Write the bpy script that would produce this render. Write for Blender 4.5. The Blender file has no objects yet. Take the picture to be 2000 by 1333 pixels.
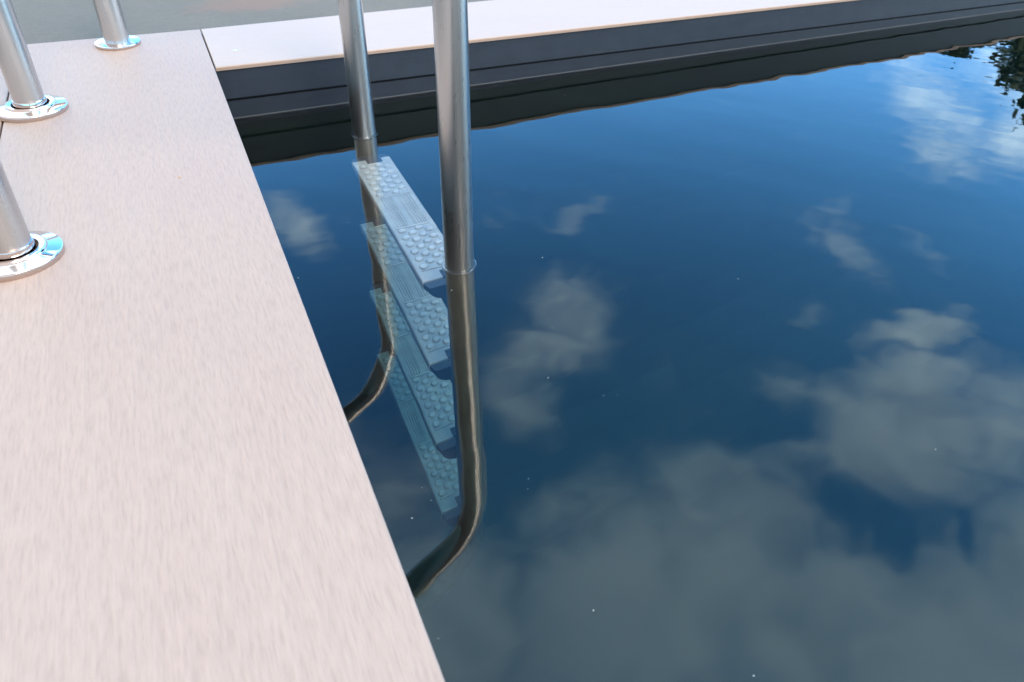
import bpy, bmesh, math, random
from mathutils import Vector, Matrix
random.seed(7)
sc = bpy.context.scene
COL = sc.collection
R = math.radians

# ------------------------------------------------------------------ helpers
def link(name, verts, faces, mat=None, parent=None, smooth=False, loc=None):
    me = bpy.data.meshes.new(name)
    me.from_pydata([tuple(v) for v in verts], [], faces)
    me.update()
    if mat: me.materials.append(mat)
    if smooth:
        for p in me.polygons: p.use_smooth = True
    o = bpy.data.objects.new(name, me)
    COL.objects.link(o)
    if parent: o.parent = parent
    if loc: o.location = loc
    return o

def link_bm(name, bm, mat=None, parent=None, smooth=False, loc=None):
    me = bpy.data.meshes.new(name)
    bm.normal_update()
    bm.to_mesh(me); bm.free()
    if mat: me.materials.append(mat)
    if smooth:
        for p in me.polygons: p.use_smooth = True
    o = bpy.data.objects.new(name, me)
    COL.objects.link(o)
    if parent: o.parent = parent
    if loc: o.location = loc
    return o

def empty(name, loc=(0, 0, 0)):
    o = bpy.data.objects.new(name, None)
    o.empty_display_size = 0.05
    COL.objects.link(o); o.location = loc
    return o

def tag(o, label=None, cat=None, group=None, kind=None):
    if label: o["label"] = label
    if cat: o["category"] = cat
    if group: o["group"] = group
    if kind: o["kind"] = kind
    return o

def tube(path, rad, n=36, caps=True):
    """sweep a circle along a list of points (parallel transport)."""
    pts = [Vector(p) for p in path]
    vs, fs = [], []
    t0 = (pts[1] - pts[0]).normalized()
    ref = Vector((1, 0, 0)) if abs(t0.x) < .9 else Vector((0, 1, 0))
    nrm = (ref - t0 * ref.dot(t0)).normalized()
    for i, p in enumerate(pts):
        if i == 0: t = t0
        elif i == len(pts) - 1: t = (pts[i] - pts[i - 1]).normalized()
        else: t = (pts[i + 1] - pts[i - 1]).normalized()
        nrm = (nrm - t * nrm.dot(t)).normalized()
        b = t.cross(nrm)
        for k in range(n):
            a = 2 * math.pi * k / n
            vs.append(p + (nrm * math.cos(a) + b * math.sin(a)) * rad)
    for i in range(len(pts) - 1):
        for k in range(n):
            k2 = (k + 1) % n
            fs.append((i * n + k, i * n + k2, (i + 1) * n + k2, (i + 1) * n + k))
    if caps:
        fs.append(tuple(range(n - 1, -1, -1)))
        fs.append(tuple((len(pts) - 1) * n + k for k in range(n)))
    return vs, fs

def lathe(profile, n=72, closed=True):
    """profile: list of (r, z); closed loop revolved round z."""
    vs, fs = [], []
    m = len(profile)
    for (r, z) in profile:
        for k in range(n):
            a = 2 * math.pi * k / n
            vs.append((r * math.cos(a), r * math.sin(a), z))
    rng = range(m) if closed else range(m - 1)
    for i in rng:
        j = (i + 1) % m
        for k in range(n):
            k2 = (k + 1) % n
            fs.append((i * n + k, i * n + k2, j * n + k2, j * n + k))
    return vs, fs

def prism_board(name, poly, ztop, thick, bev, mat, parent=None, seg=3):
    """flat board from an xy polygon with softly rounded upper edges."""
    bm = bmesh.new()
    lo = [bm.verts.new((x, y, ztop - thick)) for x, y in poly]
    hi = [bm.verts.new((x, y, ztop)) for x, y in poly]
    n = len(poly)
    bm.faces.new(list(reversed(lo)))
    top = bm.faces.new(hi)
    for i in range(n):
        j = (i + 1) % n
        bm.faces.new((lo[i], lo[j], hi[j], hi[i]))
    bmesh.ops.recalc_face_normals(bm, faces=bm.faces)
    bmesh.ops.bevel(bm, geom=list(top.edges), offset=bev, segments=seg, profile=.5, affect='EDGES')
    return link_bm(name, bm, mat, parent)

def box_verts(x0, x1, y0, y1, z0, z1):
    v = [(x0, y0, z0), (x1, y0, z0), (x1, y1, z0), (x0, y1, z0), (x0, y0, z1), (x1, y0, z1), (x1, y1, z1), (x0, y1, z1)]
    f = [(0, 3, 2, 1), (4, 5, 6, 7), (0, 1, 5, 4), (1, 2, 6, 5), (2, 3, 7, 6), (3, 0, 4, 7)]
    return v, f

# ------------------------------------------------------------------ materials
def mat(name):
    m = bpy.data.materials.new(name); m.use_nodes = True
    nt = m.node_tree
    return m, nt, nt.nodes["Principled BSDF"]

def N(nt, typ, **kw):
    n = nt.nodes.new(typ)
    for k, v in kw.items():
        if k in ("inputs",):
            for kk, vv in v.items(): n.inputs[kk].default_value = vv
        else: setattr(n, k, v)
    return n

def L(nt, a, b): nt.links.new(a, b)

def coords(nt, scale, rot=(0, 0, 0), loc=(0, 0, 0)):
    tc = N(nt, 'ShaderNodeTexCoord')
    mp = N(nt, 'ShaderNodeMapping')
    mp.inputs['Scale'].default_value = scale
    mp.inputs['Rotation'].default_value = rot
    mp.inputs['Location'].default_value = loc
    L(nt, tc.outputs['Object'], mp.inputs['Vector'])
    return mp.outputs['Vector']

def noise(nt, vec, scale=1, detail=4, rough=.55, dist=0):
    n = N(nt, 'ShaderNodeTexNoise')
    n.inputs['Scale'].default_value = scale; n.inputs['Detail'].default_value = detail
    n.inputs['Roughness'].default_value = rough; n.inputs['Distortion'].default_value = dist
    L(nt, vec, n.inputs['Vector'])
    return n.outputs['Fac']

def ramp(nt, fac, stops):
    r = N(nt, 'ShaderNodeValToRGB')
    e = r.color_ramp.elements
    while len(e) < len(stops): e.new(.5)
    for el, (p, c) in zip(e, stops):
        el.position = p; el.color = (c + (1,)) if isinstance(c, tuple) else (c, c, c, 1)
    L(nt, fac, r.inputs['Fac'])
    return r.outputs['Color']

def mixc(nt, fac, a, b, mode='MIX'):
    m = N(nt, 'ShaderNodeMix'); m.data_type = 'RGBA'; m.blend_type = mode
    for s, v in (('Factor', fac), ('A', a), ('B', b)):
        sock = [i for i in m.inputs if i.name == s and i.enabled][0] if s != 'Factor' else m.inputs[0]
        if hasattr(v, 'is_output'): L(nt, v, sock)
        elif isinstance(v, tuple): sock.default_value = v + (1,) if len(v) == 3 else v
        else: sock.default_value = v
    return [o for o in m.outputs if o.enabled][0]

def math_n(nt, op, a, b=None, clamp=False):
    m = N(nt, 'ShaderNodeMath'); m.operation = op; m.use_clamp = clamp
    for i, v in enumerate((a, b)):
        if v is None: continue
        if hasattr(v, 'is_output'): L(nt, v, m.inputs[i])
        else: m.inputs[i].default_value = v
    return m.outputs[0]

def bump(nt, h, dist, strength=1.0):
    b = N(nt, 'ShaderNodeBump')
    b.inputs['Strength'].default_value = strength
    b.inputs['Distance'].default_value = dist
    L(nt, h, b.inputs['Height'])
    return b.outputs['Normal']

def board_material(name, base, along='y', gloss=.5, grain=1.0):
    m, nt, bs = mat(name)
    s = (1, 1, 1)
    def sc_(a, b): return (a, b, 60) if along == 'y' else (b, a, 60)
    fine = noise(nt, coords(nt, sc_(360, 42)), 1, 3, .6)
    mid = noise(nt, coords(nt, sc_(120, 9), loc=(3, 7, 0)), 1, 4, .6)
    big = noise(nt, coords(nt, sc_(16, 3.5), loc=(13, 1, 0)), 1, 3, .55)
    dark = tuple(c * (1 - .20 * grain) for c in base); lite = tuple(min(1, c * (1 + .12 * grain)) for c in base)
    c1 = ramp(nt, fine, [(.30, dark), (.50, base), (.72, lite)])
    c2 = ramp(nt, mid, [(.28, tuple(c * (1 - .16 * grain) for c in base)), (.55, base), (.78, lite)])
    c3 = ramp(nt, big, [(.25, (base[0] * .97, base[1] * .92, base[2] * .92)), (.6, base), (.8, (base[0] * 1.02, base[1] * 1.05, base[2] * 1.07))])
    c = mixc(nt, .36, c1, c2); c = mixc(nt, .30, c, c3)
    L(nt, c, bs.inputs['Base Color']); bs.inputs['Specular IOR Level'].default_value = .2
    L(nt, ramp(nt, mid, [(.2, gloss - .06), (.8, gloss + .08)]), bs.inputs['Roughness'])
    h = math_n(nt, 'ADD', fine, math_n(nt, 'MULTIPLY', mid, 1.4))
    L(nt, bump(nt, h, .00045 * grain), bs.inputs['Normal'])
    return m

M = {}
ZW = -.1110            # water level
M['board'] = board_material('coping_board_woodgrain', (.292, .208, .164), 'y', .55, 1.25)
M['board_far'] = board_material('far_coping_woodgrain', (.335, .243, .19), 'x', .5, .6)

def steel(name, base, rough, streak, aniso=0, film=None):
    m, nt, bs = mat(name)
    bs.inputs['Metallic'].default_value = 1
    st = noise(nt, coords(nt, (420, 420, 5)), 1, 4, .6)
    st2 = noise(nt, coords(nt, (60, 60, 22)), 1, 3, .55)
    L(nt, ramp(nt, st, [(.3, tuple(c * (1 - .22 * streak) for c in base)), (.7, tuple(min(1, c * (1 + .12 * streak)) for c in base))]), bs.inputs['Base Color'])
    rr = math_n(nt, 'ADD', ramp(nt, st, [(.25, rough * .93), (.75, rough * 1.08)]), math_n(nt, 'MULTIPLY', st2, .05))
    L(nt, rr, bs.inputs['Roughness'])
    L(nt, bump(nt, st, .00005 * streak + .000001), bs.inputs['Normal'])
    if film is not None:
        # dull olive film on everything that stays under water
        tcz = N(nt, 'ShaderNodeTexCoord'); spz = N(nt, 'ShaderNodeSeparateXYZ'); L(nt, tcz.outputs['Object'], spz.inputs[0])
        edge = math_n(nt, 'ADD', spz.outputs['Z'], math_n(nt, 'MULTIPLY', math_n(nt, 'SUBTRACT', st2, .5), .012))
        f = math_n(nt, 'LESS_THAN', edge, film - .004)
        fl_ = noise(nt, coords(nt, (35, 35, 9), loc=(4, 4, 4)), 1, 4, .6)
        old = bs.inputs['Base Color'].links[0].from_socket
        L(nt, mixc(nt, f, old, ramp(nt, fl_, [(.3, (.075, .083, .062)), (.7, (.145, .150, .120))])), bs.inputs['Base Color'])
        mm = math_n(nt, 'SUBTRACT', 1.0, math_n(nt, 'MULTIPLY', f, .65)); L(nt, mm, bs.inputs['Metallic'])
        old = bs.inputs['Roughness'].links[0].from_socket
        L(nt, math_n(nt, 'ADD', old, math_n(nt, 'MULTIPLY', f, .22)), bs.inputs['Roughness'])
    if aniso:
        # circumferential polishing marks: highlights are drawn out along the tube
        tg = N(nt, 'ShaderNodeTangent'); tg.direction_type = 'RADIAL'; tg.axis = 'Z'
        L(nt, tg.outputs[0], bs.inputs['Tangent'])
        bs.inputs['Anisotropic'].default_value = aniso; bs.inputs['Anisotropic Rotation'].default_value = .25
    return m
M['brushed'] = steel('brushed_stainless', (.56, .545, .53), .26, .14, .45, ZW)
M['chrome'] = steel('polished_stainless', (.59, .51, .475), .03, .08)

def panel_material(name, k):
    m, nt, bs = mat(name)
    n1 = noise(nt, coords(nt, (3, 3, 60)), 1, 5, .6); n2 = noise(nt, coords(nt, (22, 22, 22)), 1, 6, .65)
    def g(*c): return tuple(v * k * t for v, t in zip(c, (.97, 1.02, 1.10)))
    c = mixc(nt, .5, ramp(nt, n1, [(.3, g(.026, .033, .044)), (.7, g(.038, .047, .060))]), ramp(nt, n2, [(.3, g(.024, .031, .042)), (.75, g(.040, .050, .066))]))
    # pale dust line and painted meniscus highlight just above the water
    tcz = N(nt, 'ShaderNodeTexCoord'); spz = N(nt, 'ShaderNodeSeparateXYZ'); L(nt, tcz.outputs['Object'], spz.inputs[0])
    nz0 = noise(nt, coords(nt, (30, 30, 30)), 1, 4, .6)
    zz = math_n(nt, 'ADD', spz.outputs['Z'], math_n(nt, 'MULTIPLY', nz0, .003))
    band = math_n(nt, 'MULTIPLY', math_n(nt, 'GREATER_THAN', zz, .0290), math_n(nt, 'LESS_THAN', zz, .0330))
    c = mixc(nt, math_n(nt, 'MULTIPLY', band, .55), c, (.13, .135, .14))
    # a few dull splash marks
    sp = noise(nt, coords(nt, (9, 9, 34), loc=(2, 5, 1)), 1, 6, .7)
    c = mixc(nt, math_n(nt, 'MULTIPLY', ramp(nt, sp, [(.60, 0.0), (.74, 1.0)]), .35), c, (.075, .078, .082))
    L(nt, c, bs.inputs['Base Color']); bs.inputs['Roughness'].default_value = .5; bs.inputs['Specular IOR Level'].default_value = .3
    return m
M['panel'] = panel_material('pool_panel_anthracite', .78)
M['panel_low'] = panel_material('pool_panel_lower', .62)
m, nt, bs = mat('groove_shadow_gap'); bs.inputs['Base Color'].default_value = (.012, .013, .015, 1); bs.inputs['Roughness'].default_value = .8
M['gap'] = m
m, nt, bs = mat('pool_liner_dark')
n1 = noise(nt, coords(nt, (2, 2, 2)), 1, 4, .6)
L(nt, ramp(nt, n1, [(.3, (.0028, .0100, .0085)), (.7, (.0045, .0150, .0120))]), bs.inputs['Base Color']); bs.inputs['Roughness'].default_value = .7
M['liner'] = m
m, nt, bs = mat('grey_stone_paving')
a = noise(nt, coords(nt, (5, 5, 5)), 1, 6, .62); b = noise(nt, coords(nt, (60, 60, 60)), 1, 5, .6); g = noise(nt, coords(nt, (260, 260, 260)), 1, 2, .5)
c = mixc(nt, .5, ramp(nt, a, [(.3, (.125, .130, .122)), (.5, (.150, .152, .140)), (.72, (.180, .178, .160))]),
         ramp(nt, b, [(.3, (.130, .134, .125)), (.7, (.172, .172, .156))]))
c = mixc(nt, .18, c, ramp(nt, g, [(.3, (.09, .092, .086)), (.7, (.22, .22, .20))]))
# rusty brown stain on the stone, with its own ragged shape
mp = N(nt, 'ShaderNodeMapping'); mp.vector_type = 'TEXTURE'
mp.inputs['Location'].default_value = (.135, .46, 0); mp.inputs['Scale'].default_value = (.16, .085, 1); mp.inputs['Rotation'].default_value = (0, 0, .1)
tc = N(nt, 'ShaderNodeTexCoord'); L(nt, tc.outputs['Object'], mp.inputs['Vector'])
vl = N(nt, 'ShaderNodeVectorMath', operation='LENGTH'); L(nt, mp.outputs['Vector'], vl.inputs[0])
rag = noise(nt, coords(nt, (28, 28, 28)), 1, 4, .6)
sm = math_n(nt, 'ADD', vl.outputs['Value'], math_n(nt, 'MULTIPLY', math_n(nt, 'SUBTRACT', rag, .5), 1.1))
mask = ramp(nt, sm, [(.45, 1.0), (1.0, 0.0)])
c = mixc(nt, 1.0, c, (.74, .62, .535), 'MULTIPLY')
c = mixc(nt, math_n(nt, 'MULTIPLY', mask, .75), c, (.155, .098, .072))
L(nt, c, bs.inputs['Base Color']); bs.inputs['Roughness'].default_value = .85; bs.inputs['Specular IOR Level'].default_value = .2
L(nt, bump(nt, b, .0006), bs.inputs['Normal'])
M['paving'] = m

m, nt, bs = mat('lawn_ground')
a = noise(nt, coords(nt, (1.2, 1.2, 1.2)), 1, 6, .65)
L(nt, ramp(nt, a, [(.3, (.035, .055, .018)), (.7, (.075, .10, .035))]), bs.inputs['Base Color']); bs.inputs['Roughness'].default_value = .9
M['lawn'] = m

m, nt, bs = mat('tread_plastic')
a = noise(nt, coords(nt, (40, 40, 40)), 1, 4, .6)
plate = ramp(nt, a, [(.3, (.245, .235, .215)), (.7, (.31, .30, .27))]); lit_stud = ramp(nt, a, [(.3, (.32, .31, .285)), (.7, (.40, .385, .355))])
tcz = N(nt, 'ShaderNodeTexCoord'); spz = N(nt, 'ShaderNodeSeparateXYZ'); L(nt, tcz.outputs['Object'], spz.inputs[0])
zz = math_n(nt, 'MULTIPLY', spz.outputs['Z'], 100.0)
L(nt, mixc(nt, ramp(nt, zz, [(.015, 0.0), (.10, 1.0)]), plate, lit_stud), bs.inputs['Base Color']); bs.inputs['Roughness'].default_value = .4  # direct light on studs and ribs painted in as paler tops
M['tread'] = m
m, nt, bs = mat('black_clamp_plastic'); bs.inputs['Base Color'].default_value = (.012, .013, .016, 1); bs.inputs['Roughness'].default_value = .5
M['clamp'] = m

# water: real refracting, absorbing body
m, nt, bs = mat('pool_water')
out = nt.nodes['Material Output']; nt.nodes.remove(bs)
gl = N(nt, 'ShaderNodeBsdfGlass'); gl.inputs['IOR'].default_value = 1.333; gl.inputs['Roughness'].default_value = 0
L(nt, gl.outputs[0], out.inputs['Surface'])
va = N(nt, 'ShaderNodeVolumeAbsorption'); va.inputs['Color'].default_value = (.33, .65, .68, 1); va.inputs['Density'].default_value = 1.2
L(nt, va.outputs[0], out.inputs['Volume'])
M['water'] = m
m, nt, bs = mat('water_meniscus'); out = nt.nodes['Material Output']; nt.nodes.remove(bs)
gl = N(nt, 'ShaderNodeBsdfGlass'); gl.inputs['IOR'].default_value = 1.333
L(nt, gl.outputs[0], out.inputs['Surface']); M['meniscus'] = m

m, nt, bs = mat('pale_specks'); bs.inputs['Base Color'].default_value = (.30, .31, .28, 1); bs.inputs['Roughness'].default_value = .6
M['speck'] = m
m, nt, bs = mat('orange_leaf_scrap'); bs.inputs['Base Color'].default_value = (.42, .17, .04, 1); bs.inputs['Roughness'].default_value = .7
M['leafscrap'] = m
m, nt, bs = mat('tree_leaf')
a = noise(nt, coords(nt, (2.5, 2.5, 2.5)), 1, 3, .6)
L(nt, ramp(nt, a, [(.3, (.020, .036, .012)), (.7, (.045, .075, .022))]), bs.inputs['Base Color']); bs.inputs['Roughness'].default_value = .55
M['leaf'] = m
m, nt, bs = mat('tree_bark')
a = noise(nt, coords(nt, (14, 14, 3)), 1, 5, .6)
L(nt, ramp(nt, a, [(.3, (.045, .035, .026)), (.7, (.11, .09, .07))]), bs.inputs['Base Color']); bs.inputs['Roughness'].default_value = .9
M['bark'] = m

# ------------------------------------------------------------------ dimensions (metres, deck top = 0)
ZW = -.1110            # water level
TR = .0214             # rail tube radius
LX, LY = .2288, -.1595 # far rail at the water
RX, RY = .2359, -.6632 # near rail at the water

# ------------------------------------------------------------------ deck boards
o = prism_board('coping_board', [(-.3155, -5), (0, -5), (0, .2500), (-.3155, .2500)], 0, .0085, .0022, M['board'])
tag(o, 'wide pinkish wood-grain board beside the pool, carrying the ladder posts', 'coping board', 'boards round the pool')
o = prism_board('deck_board', [(-.64, -5), (-.3180, -5), (-.3180, .2500), (-.64, .2500)], 0, .0085, .0022, M['board'])
tag(o, 'strip of pale board beyond the dark seam at the left edge of the photo', 'deck board', 'boards round the pool')
far = prism_board('coping_board', [(.0022, 0), (6.0, 0), (6.0, .330), (1.6, .330), (.0022, .2520)], -.0002, .0080, .0028, M['board_far'], seg=4)
tag(far, 'bright whitish board along the far side of the pool with a beige rounded front edge', 'coping board', 'boards round the pool')
vs, fs = lathe([(0, .0000), (.0050, .0000), (.0050, .0006), (.0042, .0012), (.0026, .0012), (.0022, .0007), (0, .0007)], 24, closed=False)
sv = link('screw', vs, fs, M['brushed'], far, smooth=False, loc=(.0486, .0863, -.0002))

# joists/support under the left boards so nothing is hollow below the seam
v, f = box_verts(-.80, -.03, -5, .245, -.20, -.0105)
k = len(v); v2, f2 = box_verts(-.0295, 6, .0305, .2515, -.20, -.0105); v += v2; f += [tuple(i + k for i in q) for q in f2]
tag(link('deck_base', v, f, M['gap']), kind='structure')

# ------------------------------------------------------------------ pool wall
wall = tag(empty('pool_wall', (0, .004, -.14)), 'dark anthracite panelled pool wall between the far coping board and the water', 'pool wall')
def strip(name, x0, x1, ya, yb, za0, za1, zb0, zb1, m, parent):
    """box between heights za(top) and zb(bottom); each height given at x0 and x1."""
    ox, oy, oz = parent.location
    v = [(x0 - ox, ya - oy, zb0 - oz), (x1 - ox, ya - oy, zb1 - oz), (x1 - ox, yb - oy, zb1 - oz), (x0 - ox, yb - oy, zb0 - oz),
         (x0 - ox, ya - oy, za0 - oz), (x1 - ox, ya - oy, za1 - oz), (x1 - ox, yb - oy, za1 - oz), (x0 - ox, yb - oy, za0 - oz)]
    f = [(0, 3, 2, 1), (4, 5, 6, 7), (0, 1, 5, 4), (1, 2, 6, 5), (2, 3, 7, 6), (3, 0, 4, 7)]
    return link(name, v, f, m, parent)
strip('fascia_panel', -.03, 6, .003, .030, -.0090, -.0090, -.0672, -.0980, M['panel'], wall)
strip('groove', -.03, 6, .011, .030, -.0676, -.0984, -.0730, -.1030, M['gap'], wall)
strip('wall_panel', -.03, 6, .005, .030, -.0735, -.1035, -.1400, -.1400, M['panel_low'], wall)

# basin: floor, three other walls
bv, bf = [], []
def addb(*a):
    v, f = box_verts(*a); k = len(bv); bv.extend(v); bf.extend([tuple(i + k for i in q) for q in f])
addb(-.06, 6.1, -5.1, .0045, -1.50, -1.45)
addb(-.06, -.028, -5.06, .0045, -1.4495, -.0110)
addb(6.0, 6.06, -5.06, .0045, -1.4495, -.0110)
addb(-.0275, 5.9995, -5.06, -5.0, -1.4495, -.0110)
addb(-.0275, 5.9995, .0052, .0300, -1.4495, -.1405)
tag(link('pool_basin', bv, bf, M['liner']), kind='structure')
fv, ff = box_verts(-.0275, 5.9995, -4.9995, .0040, -1.4495, -1.4400)
k = len(fv); cr = .75; nseg = 14
for i in range(nseg + 1):
    a = (math.pi / 2) * i / nseg
    y = .0036 - cr + cr * math.cos(a) ; z = -1.4396 + cr - cr * math.sin(a)
    fv += [(-.027, y, z), (5.999, y, z)]
for i in range(nseg): ff.append((k + 2 * i, k + 2 * i + 1, k + 2 * i + 3, k + 2 * i + 2))
tag(link('pool_floor', fv, ff, M['liner'], smooth=False), kind='structure')

# water body: a closed box whose top is a finely rippled sheet
from mathutils import noise as mn
def ripple(x, y):
    c, sn = math.cos(R(52)), math.sin(R(52))
    a, b = x * c - y * sn, x * sn + y * c          # ripple crests run along a
    h = .00034 * mn.noise(Vector((a * 3.2, b * 8.5, 1.3)))
    h += .00014 * mn.noise(Vector((a * 8 + 5, b * 21, 4.1)))
    c2, s2 = math.cos(R(20)), math.sin(R(20))
    a2, b2 = x * c2 - y * s2, x * s2 + y * c2
    h += .000045 * mn.noise(Vector((a2 * 26, b2 * 46, 8.0)))
    return h
def axis(lo, hi, d0, d1, step, coarse):
    p = [lo]
    while p[-1] < hi - 1e-6:
        q = p[-1]
        p.append(min(hi, q + (step if d0 - 1e-6 <= q < d1 else coarse)))
    return p
gx = axis(-.045, 6.03, -.045, 2.6, .0085, .06); gy = axis(-5.03, .020, -1.75, .020, .0085, .08)
wv = [(x, y, ZW + ripple(x, y)) for y in gy for x in gx]
nx_, ny_ = len(gx), len(gy)
wf = [(j * nx_ + i, j * nx_ + i + 1, (j + 1) * nx_ + i + 1, (j + 1) * nx_ + i) for j in range(ny_ - 1) for i in range(nx_ - 1)]
ntop = len(wf)
rim = [i for i in range(nx_ - 1)] + [j * nx_ + nx_ - 1 for j in range(ny_ - 1)] + [(ny_ - 1) * nx_ + i for i in range(nx_ - 1, 0, -1)] + [j * nx_ for j in range(ny_ - 1, 0, -1)]
k0 = len(wv); wv += [(wv[q][0], wv[q][1], -1.470) for q in rim]
for a in range(len(rim)):
    b = (a + 1) % len(rim)
    wf.append((rim[b], rim[a], k0 + a, k0 + b))
wf.append(tuple(k0 + a for a in range(len(rim) - 1, -1, -1)))
water = tag(link('water', wv, wf, M['water']), kind='structure')
for i, p in enumerate(water.data.polygons): p.use_smooth = i < ntop
water.data.set_sharp_from_angle(angle=R(40))

# ------------------------------------------------------------------ surroundings
v = [(-40, .2, -.010), (-.7, .2, -.010), (-.7, -5, -.010), (-40, -5, -.010)]
pv = [(-6, .2515, -.0106), (-.3170, .2515, -.0106), (.0022, .2535, -.0106), (1.6, .3315, -.0106), (6.0, .3315, -.0106), (6.06, .3315, -.0106), (6.06, -5.06, -.0106), (9, -5.06, -.0106), (9, 5, -.0106), (-6, 5, -.0106)]
bm = bmesh.new(); bm.faces.new([bm.verts.new(p) for p in pv]); bm.faces.new([bm.verts.new(p) for p in [(-6, .2515, -.0106), (-6, -9, -.0106), (-.641, -9, -.0106), (-.641, .2515, -.0106)]])
bm.faces.new([bm.verts.new(p) for p in [(-.641, -5.0, -.0106), (-.641, -9, -.0106), (9, -9, -.0106), (9, -5.06, -.0106), (6.06, -5.06, -.0106), (-.02, -5.06, -.0106)]])
bmesh.ops.triangulate(bm, faces=bm.faces)
bmesh.ops.recalc_face_normals(bm, faces=bm.faces)
for fce in bm.faces:
    if fce.normal.z < 0: fce.normal_flip()
tag(link_bm('paving', bm, M['paving']), kind='structure')
# lawn ring to the horizon
gv, gf = [], []
for x0, x1, y0, y1 in ((-400, -6, -400, 400), (9, 400, -400, 400), (-6, 9, 5, 400), (-6, 9, -400, -9)):
    k = len(gv); gv += [(x0, y0, -.014), (x1, y0, -.014), (x1, y1, -.014), (x0, y1, -.014)]; gf.append((k, k + 1, k + 2, k + 3))
tag(link('ground', gv, gf, M['lawn']), kind='structure')

# ------------------------------------------------------------------ ladder
ladder = tag(empty('pool_ladder', (-.02, -.41, 0)), 'stainless steel pool ladder with two arched rails and pale studded treads reaching into the water', 'pool ladder')
LO = Vector(ladder.location)
def rail(px, py, wx, wy, lx, ly):
    """arched rail: deck post (px,py) -> over -> water tube (wx,wy); (lx,ly) lean per metre of height."""
    def W(z):  # water leg axis
        h = max(0, z - ZW); return Vector((wx + lx * h, wy + ly * h, z))
    zs = ZW + .50
    a = Vector((px, py, zs)); b = W(zs)
    path = [Vector((px, py, .006))] + [Vector((px, py, .006 + (zs - .006) * i / 6)) for i in range(1, 6)]
    mid = (a + b) / 2; half = (b - a) / 2
    for i in range(0, 33):
        t = math.pi * i / 32
        path.append(mid - half * math.cos(t) + Vector((0, 0, .262 * math.sin(t))))
    for z in (.25, .10, 0, -.08): path.append(W(z))
    for z in (ZW - .02, -.3, -.6, -.85): path.append(Vector((wx, wy, z)))
    for i in range(0, 15):       # foot swept back to the pool wall
        a_ = math.pi / 2 * i / 14
        path.append(Vector((wx - .24 * (1 - math.cos(a_)), wy, ZW - .905 - .24 * math.sin(a_))))
    vs, fs = tube([p - LO for p in path], TR, 40)
    return vs, fs
P1 = (-.2781, -.1137); P3 = (-.2761, -.5849)
for (px, py), wx, wy, lx, ly in ((P1, LX, LY, .006, -.004), (P3, RX, RY, .011, -.009)):
    vs, fs = rail(px, py, wx, wy, lx, ly)
    rl = link('rail', vs, fs, M['brushed'], ladder, smooth=True)
    # escutcheon: heavy round cover with a raised inner ring, round a polished sleeve
    prof = [(.0262, .0002), (.0487, .0002), (.0489, .0015), (.0489, .0066), (.0484, .0082), (.0470, .0092), (.0350, .0112), (.0342, .0117),
            (.0335, .0140), (.0320, .0152), (.0285, .0150), (.0262, .0138)]
    es_v, es_f = lathe(prof, 96)
    es = link('escutcheon', [Vector(q) + Vector((px, py, 0)) - LO for q in es_v], es_f, M['chrome'], ladder, smooth=True)
    cv, cf = lathe([(TR - .001, .0002), (.0226, .0002), (.0229, .004), (.0229, .0205), (.0223, .0218), (TR - .001, .0218)], 64)
    link('sleeve', [Vector(q) + Vector((px, py, 0)) - LO for q in cv], cf, M['chrome'], es, smooth=True)

for o in list(COL.objects):
    if o.name.split('.')[0] in ('escutcheon', 'sleeve', 'rail') and o.type == 'MESH':
        for p in o.data.polygons: p.use_smooth = True
        o.data.set_sharp_from_angle(angle=R(38))

# tread: moulded top with stud pads, ribbed middle and skirts
TX0, TX1, TY0, TY1 = .1895, .2625, -.6235, -.1990
TW, TLN = TX1 - TX0, TY1 - TY0
def stud_height(x, y):
    """x across 0..TW, y along 0..TLN from the near end."""
    h = 0.0
    e = min(x, TW - x, y, TLN - y)
    if e < .003: h -= .0022 * (1 - e / .003) ** 2
    mx = .0085
    inside = mx < x < TW - mx
    zones = ((.029, .161), (.272, .402))
    if inside and .029 < y < .402:
        h -= .0009
    for z0, z1 in zones:
        if inside and z0 < y < z1:
            p, q = .0145, .0225
            cx0 = TW / 2 - 1.5 * p
            for ci in range(-1, 5):
                cx = cx0 + ci * p
                off = (ci % 2) * q / 2
                small = ci in (-1, 4)
                r = .0036 if small else .0072
                cxx = cx + (.0045 if ci == -1 else -.0045 if ci == 4 else 0)
                k = round((y - z0 - .010 - off) / q)
                cy = z0 + .010 + off + k * q
                if cy - r < z0 or cy + r > z1: continue
                d = math.hypot(x - cxx, y - cy)
                if d < r:
                    t = min(1, (r - d) / .0022)
                    h += .0042 * t * t * (3 - 2 * t)
        if inside and (abs(y - z0) < .0016 or abs(y - z1) < .0016):
            h += .0022
    if inside and .163 < y < .270:
        if abs(x - TW / 2) > .0055:
            h += .0015 * (0.5 + .5 * math.cos(2 * math.pi * x / .0046))
    return h
nx, ny = 66, 330
tv, tf = [], []
for j in range(ny + 1):
    for i in range(nx + 1):
        x = TW * i / nx; y = TLN * j / ny
        tv.append((TX0 + x, TY0 + y, stud_height(x, y)))
ii = lambda i, j: j * (nx + 1) + i
for j in range(ny):
    for i in range(nx):
        tf.append((ii(i, j), ii(i + 1, j), ii(i + 1, j + 1), ii(i, j + 1)))
loop = [ii(i, 0) for i in range(nx)] + [ii(nx, j) for j in range(ny)] + [ii(i, ny) for i in range(nx, 0, -1)] + [ii(0, j) for j in range(ny, 0, -1)]
k0 = len(tv)
for q in loop: tv.append((tv[q][0], tv[q][1], -.021))
n = len(loop)
for a in range(n):
    b = (a + 1) % n
    tf.append((loop[a], k0 + a, k0 + b, loop[b]))
tf.append(tuple(k0 + a for a in range(n - 1, -1, -1)))
TD = (.081, .352, .624, .884)
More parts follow.
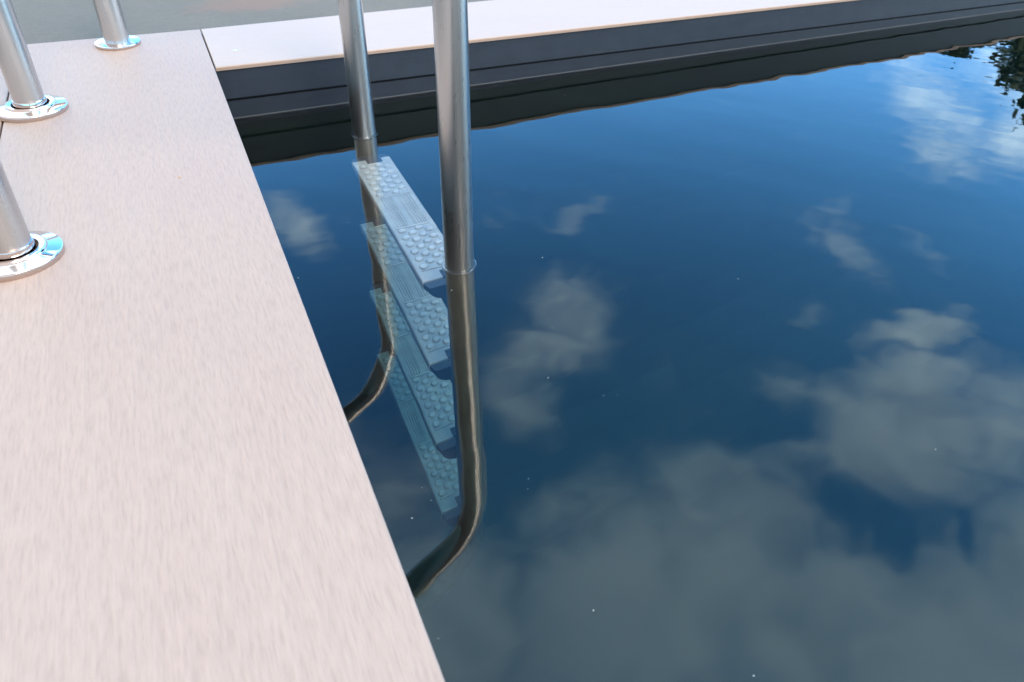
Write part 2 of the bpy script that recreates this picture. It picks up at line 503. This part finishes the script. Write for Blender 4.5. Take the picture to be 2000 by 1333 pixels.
tread0 = link('tread', [Vector(q) - Vector((LO.x, LO.y, 0)) for q in tv], tf, M['tread'], ladder, smooth=True)
tread0.data.set_sharp_from_angle(angle=R(50))
tread0.location = (0, 0, ZW - TD[0] - LO.z)
# end clamp: half-round dark cup holding the tread end to the rail
def clamp_mesh(yend, sgn, wx, wy):
    bm = bmesh.new()
    cx = (TX0 + TX1) / 2; rx = TW / 2 - .001
    y0, y1 = (yend - .003 * sgn), wy - sgn * (-TR + .004) * 1.0
    y1 = wy + sgn * (-1) * (-TR * .6)
    ring = [(cx - rx, .0005 - .004), ]
    ring += [(cx - rx * math.cos(math.pi * k / 20), -.012 - .036 * math.sin(math.pi * k / 20)) for k in range(21)]
    ring += [(cx + rx, .0005 - .004)]
    ya, yb = yend - sgn * .0006, yend - sgn * .016
    # block hugging the tube
    fa = [bm.verts.new((x, ya, z)) for x, z in ring]; fb = [bm.verts.new((cx + (x - cx) * .86, yb, z)) for x, z in ring]
    bm.faces.new(fa); bm.faces.new(list(reversed(fb)))
    m_ = len(ring)
    for k in range(m_):
        k2 = (k + 1) % m_
        bm.faces.new((fa[k], fa[k2], fb[k2], fb[k]))
    # tongue laid in the notch on top of the tread end
    v, f = box_verts(wx - .013, wx + .016, min(yend, yend + sgn * .019), max(yend, yend + sgn * .019), -.003, .0022)
    vv = [bm.verts.new(q) for q in v]
    for q in f: bm.faces.new([vv[i] for i in q])
    # arm from the cup to the tube
    v, f = box_verts(wx - .010, wx + .010, min(yb + sgn * .001, wy), max(yb + sgn * .001, wy), -.030, -.006)
    vv = [bm.verts.new(q) for q in v]
    for q in f: bm.faces.new([vv[i] for i in q])
    bmesh.ops.recalc_face_normals(bm, faces=bm.faces)
    bmesh.ops.translate(bm, verts=bm.verts, vec=(-LO.x, -LO.y, 0))
    return bm
clamps = [link_bm('clamp', clamp_mesh(TY0, 1, RX, RY), M['clamp'], tread0), link_bm('clamp', clamp_mesh(TY1, -1, LX, LY), M['clamp'], tread0)]
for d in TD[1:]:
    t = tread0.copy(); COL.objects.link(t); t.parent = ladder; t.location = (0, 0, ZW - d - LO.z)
    for c_ in clamps:
        k = c_.copy(); COL.objects.link(k); k.parent = t

# ------------------------------------------------------------------ separate post at the far corner
post = tag(empty('rail_post', (-.1509, .1947, 0)), 'single brushed steel post on a flange at the far board end', 'post')
vs, fs = tube([(0, 0, .004 + .98 * i / 8) for i in range(9)], .0221, 40)
link('post_tube', vs, fs, M['brushed'], post, smooth=True).data.set_sharp_from_angle(angle=R(40))
vs, fs = lathe([(.018, .0002), (.0392, .0002), (.0396, .0012), (.0396, .0052), (.0390, .0066), (.0376, .0073), (.018, .0073)], 80)
fl = link('flange', vs, fs, M['chrome'], post, smooth=True); fl.data.set_sharp_from_angle(angle=R(38))
for k in range(3):
    a = R(200 + 120 * k)
    vs, fs = lathe([(0, .0074), (.0042, .0074), (.0036, .0086), (.0016, .0088), (.0014, .0082), (0, .0082)], 20, closed=False)
    link('screw', vs, fs, M['chrome'], fl, loc=(.031 * math.cos(a), .031 * math.sin(a), 0))

# ------------------------------------------------------------------ small things
# water ring climbing the rails (meniscus)
def ring(x, y, R0, r0):
    n, m_ = 96, 10; vs, fs = [], []
    for i in range(n):
        a = 2 * math.pi * i / n
        for k in range(m_):
            b = 2 * math.pi * k / m_
            rr = R0 + r0 * math.cos(b)
            vs.append((x + rr * math.cos(a), y + rr * math.sin(a), ZW + .0006 + r0 * .8 * math.sin(b)))
    for i in range(n):
        for k in range(m_):
            fs.append((i * m_ + k, ((i + 1) % n) * m_ + k, ((i + 1) % n) * m_ + (k + 1) % m_, i * m_ + (k + 1) % m_))
    return vs, fs
mv, mf = [], []
for x, y in ((LX, LY), (RX, RY)):
    v, f = ring(x, y, TR + .0022, .0024); k = len(mv); mv += v; mf += [tuple(i + k for i in q) for q in f]
tag(link('water_edge', mv, mf, M['meniscus'], smooth=True), kind='structure')

# pollen and dust specks floating on the surface
pv_, pf_ = [], []
for i in range(190):
    x = .02 + 1.6 * random.random() ** 1.3; y = -.03 - 1.45 * random.random()
    s = .00022 + .00055 * random.random() ** 4
    k = len(pv_)
    a = random.random() * 6.28; el = 1 + random.random() * 1.2
    for j in range(6):
        b = j * math.pi / 3
        px_, py_ = s * el * math.cos(b), s * math.sin(b)
        pv_.append((x + px_ * math.cos(a) - py_ * math.sin(a), y + px_ * math.sin(a) + py_ * math.cos(a), ZW + .0003))
    pv_.append((x, y, ZW + .0003 + s * .7))
    for j in range(6): pf_.append((k + j, k + (j + 1) % 6, k + 6))
tag(link('floating_specks', pv_, pf_, M['speck']), kind='stuff')

# scrap of leaf on the board
bm = bmesh.new()
pts = [(-.0022, -.0004, .0002), (-.0006, -.0012, .0009), (.0018, -.0005, .0004), (.0024, .0006, .0010), (.0003, .0013, .0003), (-.0018, .0008, .0008)]
vv = [bm.verts.new(q) for q in pts]; c0 = bm.verts.new((.0002, 0, .0013))
for i in range(6): bm.faces.new((vv[i], vv[(i + 1) % 6], c0))
tag(link_bm('leaf_scrap', bm, M['leafscrap'], loc=(-.0946, -.4437, 0)), 'tiny orange leaf scrap lying alone on the pale board', 'leaf')

# ------------------------------------------------------------------ trees beyond the pool (mirrored in the water)
def tree(name, base, height, crown_c, crown_r, nclump, seed, label, group, sparse=0):
    rnd = random.Random(seed)
    t = tag(empty(name, base), label, 'tree', group)
    B = Vector(base)
    tv_, tf_ = [], []
    def limb(a, b, r0, r1, seg=6, n=8):
        pts = []
        for i in range(seg + 1):
            u = i / seg
            p = a.lerp(b, u) + Vector((rnd.uniform(-1, 1), rnd.uniform(-1, 1), 0)) * (b - a).length * .03 * math.sin(math.pi * u)
            pts.append(p)
        k0 = len(tv_)
        for i, p in enumerate(pts):
            r_ = r0 + (r1 - r0) * i / seg
            for k in range(n):
                an = 2 * math.pi * k / n
                tv_.append(p + Vector((math.cos(an) * r_, math.sin(an) * r_, 0)))
        for i in range(seg):
            for k in range(n):
                tf_.append((k0 + i * n + k, k0 + i * n + (k + 1) % n, k0 + (i + 1) * n + (k + 1) % n, k0 + (i + 1) * n + k))
    cc = Vector(crown_c) - B
    limb(Vector((0, 0, 0)), Vector((cc.x * .6, cc.y * .6, cc.z - crown_r[2] * .2)), .16, .07)
    lv, lf = [], []
    clumps = []
    for i in range(nclump):
        while True:
            d = Vector((rnd.uniform(-1, 1), rnd.uniform(-1, 1), rnd.uniform(-1, 1)))
            if .25 < d.length < 1: break
        if i < nclump * .45: d = d.normalized() * rnd.uniform(.7, 1.06)
        c = cc + Vector((d.x * crown_r[0], d.y * crown_r[1], d.z * crown_r[2]))
        clumps.append(c)
        if i % 4 == 0: limb(Vector((cc.x * .6, cc.y * .6, cc.z - crown_r[2] * .35)), c, .035, .008, 4, 5)
        cr = rnd.uniform(.22, .42) * min(1, crown_r[0])
        for j in range(rnd.randint(45, 90)):
            g = Vector((rnd.gauss(0, 1), rnd.gauss(0, 1), rnd.gauss(0, .55))) * cr * .55
            p = c + g
            s = rnd.uniform(.05, .10)
            u = Vector((rnd.uniform(-1, 1), rnd.uniform(-1, 1), rnd.uniform(-.6, .3))).normalized()
            w = u.cross(Vector((rnd.uniform(-1, 1), rnd.uniform(-1, 1), rnd.uniform(-1, 1)))).normalized()
            k = len(lv)
            lv.extend([p - u * s, p + w * s * .5, p + u * s, p - w * s * .5])
            lf.append((k, k + 1, k + 2, k + 3))
    link('trunk', tv_, tf_, M['bark'], t, smooth=True)
    link('crown', lv, lf, M['leaf'], t)
    return t
CAM = Vector((-.07004, -1.55857, .543))
def at(az, dist, z=0): return Vector((CAM.x + math.sin(R(az)) * dist, CAM.y + math.cos(R(az)) * dist, z))
b = at(68.4, 12.5); b.z = -.014
tree('broadleaf_tree', b, 5, at(68.4, 12.5, 1.78), (2.05, 2.05, 1.62), 900, 3, 'dark broadleaf tree mirrored in the top right corner of the water', 'trees beyond the pool')
b = at(56.6, 15); b.z = -.014
tree('broadleaf_tree', b, 5, at(56.6, 15, 2.67), (.42, .42, .78), 90, 8, 'smaller tree whose tip is mirrored just under the far coping, left of the dark tree', 'trees beyond the pool')

# ------------------------------------------------------------------ camera
f_px = 1464.15
cam = bpy.data.cameras.new('camera'); co = bpy.data.objects.new('camera', cam); COL.objects.link(co)
r = Vector((0.857669865219754, -0.5097911735529185, 0.06719644083928279))
u = Vector((0.2165046088790275, 0.4765585271269963, 0.8520667371495542))
d = Vector((0.4663991387514223, 0.716243624467322, -0.5191020263703904))
mw = Matrix(((r.x, u.x, -d.x, CAM.x), (r.y, u.y, -d.y, CAM.y), (r.z, u.z, -d.z, CAM.z), (0, 0, 0, 1)))
co.matrix_world = mw
cam.sensor_width = 36; cam.sensor_fit = 'HORIZONTAL'; cam.lens = f_px / 2000 * 36
cam.shift_x = (1000 - 1207.16) / 2000; cam.shift_y = (434.16 - 666.5) / 2000
cam.clip_start = .02; cam.clip_end = 2000
cam.dof.use_dof = True; cam.dof.focus_distance = 1.12; cam.dof.aperture_fstop = 9.0
sc.camera = co

# ------------------------------------------------------------------ sky
SUN_EL, SUN_AZ = R(50), R(166)      # azimuth from +y towards +x
w = bpy.data.worlds.new('World'); sc.world = w; w.use_nodes = True
nt = w.node_tree; bg = nt.nodes['Background']
sky = N(nt, 'ShaderNodeTexSky'); sky.sky_type = 'NISHITA'; sky.sun_disc = False
sky.sun_elevation = SUN_EL; sky.sun_rotation = SUN_AZ; sky.altitude = 100; sky.air_density = 1.0; sky.dust_density = .6; sky.ozone_density = 2.0
tc = N(nt, 'ShaderNodeTexCoord')
sep = N(nt, 'ShaderNodeSeparateXYZ'); L(nt, tc.outputs['Generated'], sep.inputs[0])
z = math_n(nt, 'MAXIMUM', sep.outputs['Z'], .03)
uu = math_n(nt, 'DIVIDE', sep.outputs['X'], z); vv = math_n(nt, 'DIVIDE', sep.outputs['Y'], z)
cmb = N(nt, 'ShaderNodeCombineXYZ'); L(nt, uu, cmb.inputs[0]); L(nt, vv, cmb.inputs[1])
uv0 = cmb.outputs[0]
# warp the flat cloud-layer coordinates a little so cloud edges are ragged
nw = N(nt, 'ShaderNodeTexNoise'); nw.inputs['Scale'].default_value = 5.5; nw.inputs['Detail'].default_value = 8; nw.inputs['Roughness'].default_value = .66
L(nt, uv0, nw.inputs['Vector'])
sub = N(nt, 'ShaderNodeVectorMath', operation='SUBTRACT'); L(nt, nw.outputs['Color'], sub.inputs[0]); sub.inputs[1].default_value = (.5, .5, .5)
scl = N(nt, 'ShaderNodeVectorMath', operation='SCALE'); L(nt, sub.outputs[0], scl.inputs[0]); scl.inputs['Scale'].default_value = .15
add = N(nt, 'ShaderNodeVectorMath', operation='ADD'); L(nt, uv0, add.inputs[0]); L(nt, scl.outputs[0], add.inputs[1])
uv = add.outputs[0]
def blob(cx, cy, rx, ry, rot, amp):
    mp = N(nt, 'ShaderNodeMapping'); mp.vector_type = 'TEXTURE'
    mp.inputs['Location'].default_value = (cx, cy, 0); mp.inputs['Scale'].default_value = (rx, ry, 1); mp.inputs['Rotation'].default_value = (0, 0, R(rot))
    L(nt, uv, mp.inputs['Vector'])
    ln = N(nt, 'ShaderNodeVectorMath', operation='LENGTH'); L(nt, mp.outputs[0], ln.inputs[0])
    mr = N(nt, 'ShaderNodeMapRange'); mr.interpolation_type = 'SMOOTHSTEP'
    mr.inputs['From Min'].default_value = .15; mr.inputs['From Max'].default_value = 1.4; mr.inputs['To Min'].default_value = amp; mr.inputs['To Max'].default_value = 0
    L(nt, ln.outputs['Value'], mr.inputs['Value'])
    return mr.outputs[0]
BLOBS = [
    (2.40, 1.58, .48, .22, 52, .55), (2.10, 1.32, .30, .15, 40, .50), (2.65, 1.30, .60, .19, 12, .80), (3.2, 1.72, .75, .34, 35, .62), (2.75, 2.0, .30, .16, 60, .45),   # bright clouds near the tree
    (1.37, 1.03, .19, .075, 66, .50), (1.56, .96, .13, .06, 70, .30), (1.47, 1.2, .10, .05, 40, .30),                        # streaked puff
    (1.26, .715, .17, .060, -12, 1.0), (1.06, .865, .07, .030, 0, .34), (1.13, .62, .22, .11, -10, .85),
    (.98, .53, .32, .17, -8, .85), (1.22, .45, .22, .15, 0, .80), (.86, .69, .11, .07, 30, .55),                             # big right-hand mass
    (.45, .48, .40, .23, 14, .98), (.15, .30, .55, .30, 0, 1.0), (.66, .15, .60, .27, 0, 1.05), (.60, .34, .26, .16, 0, .95), (1.0, .20, .3, .2, 0, .9), (.40, .67, .17, .08, 20, .62),   # low mass towards the zenith
    (.61, 1.09, .11, .18, -12, .72), (.52, 1.02, .17, .11, 10, .78), (.42, .92, .08, .11, 0, .62), (.66, 1.23, .06, .06, 0, .4),   # boomerang cloud
    (.82, 1.45, .12, .07, 20, .36), (.62, 1.54, .09, .06, 0, .26), (.172, 1.70, .07, .18, 10, .75), (.16, .80, .12, .18, 0, .6), (.15, .58, .16, .20, 0, .9), (.14, .98, .05, .08, 0, .3), (.70, .86, .03, .05, 0, .22)]
HOLES = [(.79, .655, .13, .045, -20, .42), (.80, .50, .06, .08, 15, .42), (.81, .405, .05, .03, 30, .30), (.925, .345, .06, .02, 40, .26)]
acc = None
for b_ in BLOBS:
    o_ = blob(*b_)
    acc = o_ if acc is None else math_n(nt, 'MAXIMUM', acc, o_)
# the blue gap in the cloud deck: unseen overcast added elsewhere for neutral deck light
gd = N(nt, 'ShaderNodeVectorMath', operation='DOT_PRODUCT'); L(nt, tc.outputs['Generated'], gd.inputs[0])
gd.inputs[1].default_value = (math.sin(R(42)) * math.cos(R(38)), math.cos(R(42)) * math.cos(R(38)), math.sin(R(38)))
gm = N(nt, 'ShaderNodeMapRange'); gm.interpolation_type = 'SMOOTHSTEP'
gm.inputs['From Min'].default_value = math.cos(R(56)); gm.inputs['From Max'].default_value = math.cos(R(37)); gm.inputs['To Min'].default_value = 1.0; gm.inputs['To Max'].default_value = 0
L(nt, gd.outputs['Value'], gm.inputs['Value'])
acc = math_n(nt, 'MAXIMUM', acc, gm.outputs[0])
for b_ in HOLES: acc = math_n(nt, 'SUBTRACT', acc, blob(*b_))
nz = N(nt, 'ShaderNodeTexNoise'); nz.inputs['Scale'].default_value = 8.5; nz.inputs['Detail'].default_value = 9; nz.inputs['Roughness'].default_value = .62; nz.inputs['Distortion'].default_value = .6
L(nt, uv0, nz.inputs['Vector'])
den = math_n(nt, 'ADD', acc, math_n(nt, 'MULTIPLY', math_n(nt, 'SUBTRACT', nz.outputs['Fac'], .5), .95)) 
mr = N(nt, 'ShaderNodeMapRange'); mr.interpolation_type = 'SMOOTHSTEP'
mr.inputs['From Min'].default_value = .05; mr.inputs['From Max'].default_value = 1.12
L(nt, den, mr.inputs['Value'])
mask = mr.outputs[0]
# no clouds below the horizon
mh = N(nt, 'ShaderNodeMapRange'); mh.inputs['From Min'].default_value = .03; mh.inputs['From Max'].default_value = .12
L(nt, sep.outputs['Z'], mh.inputs['Value'])
mask = math_n(nt, 'MULTIPLY', mask, mh.outputs[0])
tint = mixc(nt, 1.0, sky.outputs[0], (.45, 1.05, 1.36), 'MULTIPLY')
hz = N(nt, 'ShaderNodeMapRange'); hz.interpolation_type = 'SMOOTHSTEP'
hz.inputs['From Min'].default_value = .45; hz.inputs['From Max'].default_value = .18; hz.inputs['To Min'].default_value = 0; hz.inputs['To Max'].default_value = .75
L(nt, math_n(nt, 'ABSOLUTE', sep.outputs['Z']), hz.inputs['Value'])
tint = mixc(nt, hz.outputs[0], tint, (.72, 1.9, 4.1))     # thin haze low in the sky
# clouds round the blue gap are thin and bright, the added overcast behind is warm grey
fd = N(nt, 'ShaderNodeVectorMath', operation='DOT_PRODUCT'); L(nt, tc.outputs['Generated'], fd.inputs[0])
fd.inputs[1].default_value = (.72, .70, .55)
fr = N(nt, 'ShaderNodeMapRange'); fr.interpolation_type = 'SMOOTHSTEP'
fr.inputs['From Min'].default_value = .05; fr.inputs['From Max'].default_value = .60
L(nt, fd.outputs['Value'], fr.inputs['Value'])
cloud = mixc(nt, fr.outputs[0], (1.38, 1.24, 1.12), (3.75, 5.2, 6.3))
nb = N(nt, 'ShaderNodeTexNoise'); nb.inputs['Scale'].default_value = 5.0; nb.inputs['Detail'].default_value = 8; nb.inputs['Roughness'].default_value = .6; nb.inputs['Distortion'].default_value = .4
L(nt, uv, nb.inputs['Vector'])
cloud = mixc(nt, 1.0, cloud, ramp(nt, nb.outputs['Fac'], [(.30, (.70, .74, .80)), (.50, (.98, .98, .98)), (.70, (1.0, 1.0, 1.0))]), 'MULTIPLY')
cloud = mixc(nt, 1.0, cloud, (1.08, 1.08, 1.08), 'MULTIPLY')
col = mixc(nt, mask, tint, cloud)
L(nt, col, bg.inputs['Color']); bg.inputs['Strength'].default_value = .15

sun = bpy.data.lights.new('sun', 'SUN'); so = bpy.data.objects.new('sun', sun); COL.objects.link(so)
sun.energy = 0.62; sun.angle = R(26); sun.color = (1, .88, .74)
sd = Vector((math.sin(SUN_AZ) * math.cos(SUN_EL), math.cos(SUN_AZ) * math.cos(SUN_EL), math.sin(SUN_EL)))
so.rotation_euler = sd.to_track_quat('Z', 'Y').to_euler(); so.location = sd * 30

# ------------------------------------------------------------------ render settings
sc.view_settings.view_transform = 'Standard'; sc.view_settings.look = 'None'; sc.view_settings.gamma = 1
sc.view_settings.exposure = 2.6
cy = sc.cycles
cy.use_denoising = True; cy.use_adaptive_sampling = False
try: cy.denoiser = 'OPENIMAGEDENOISE'; cy.denoising_input_passes = 'RGB_ALBEDO_NORMAL'; cy.denoising_prefilter = 'ACCURATE'
except Exception: pass
cy.max_bounces = 14; cy.transmission_bounces = 12; cy.glossy_bounces = 6; cy.diffuse_bounces = 4
cy.caustics_reflective = True; cy.caustics_refractive = True; cy.blur_glossy = .3
cy.sample_clamp_indirect = 12
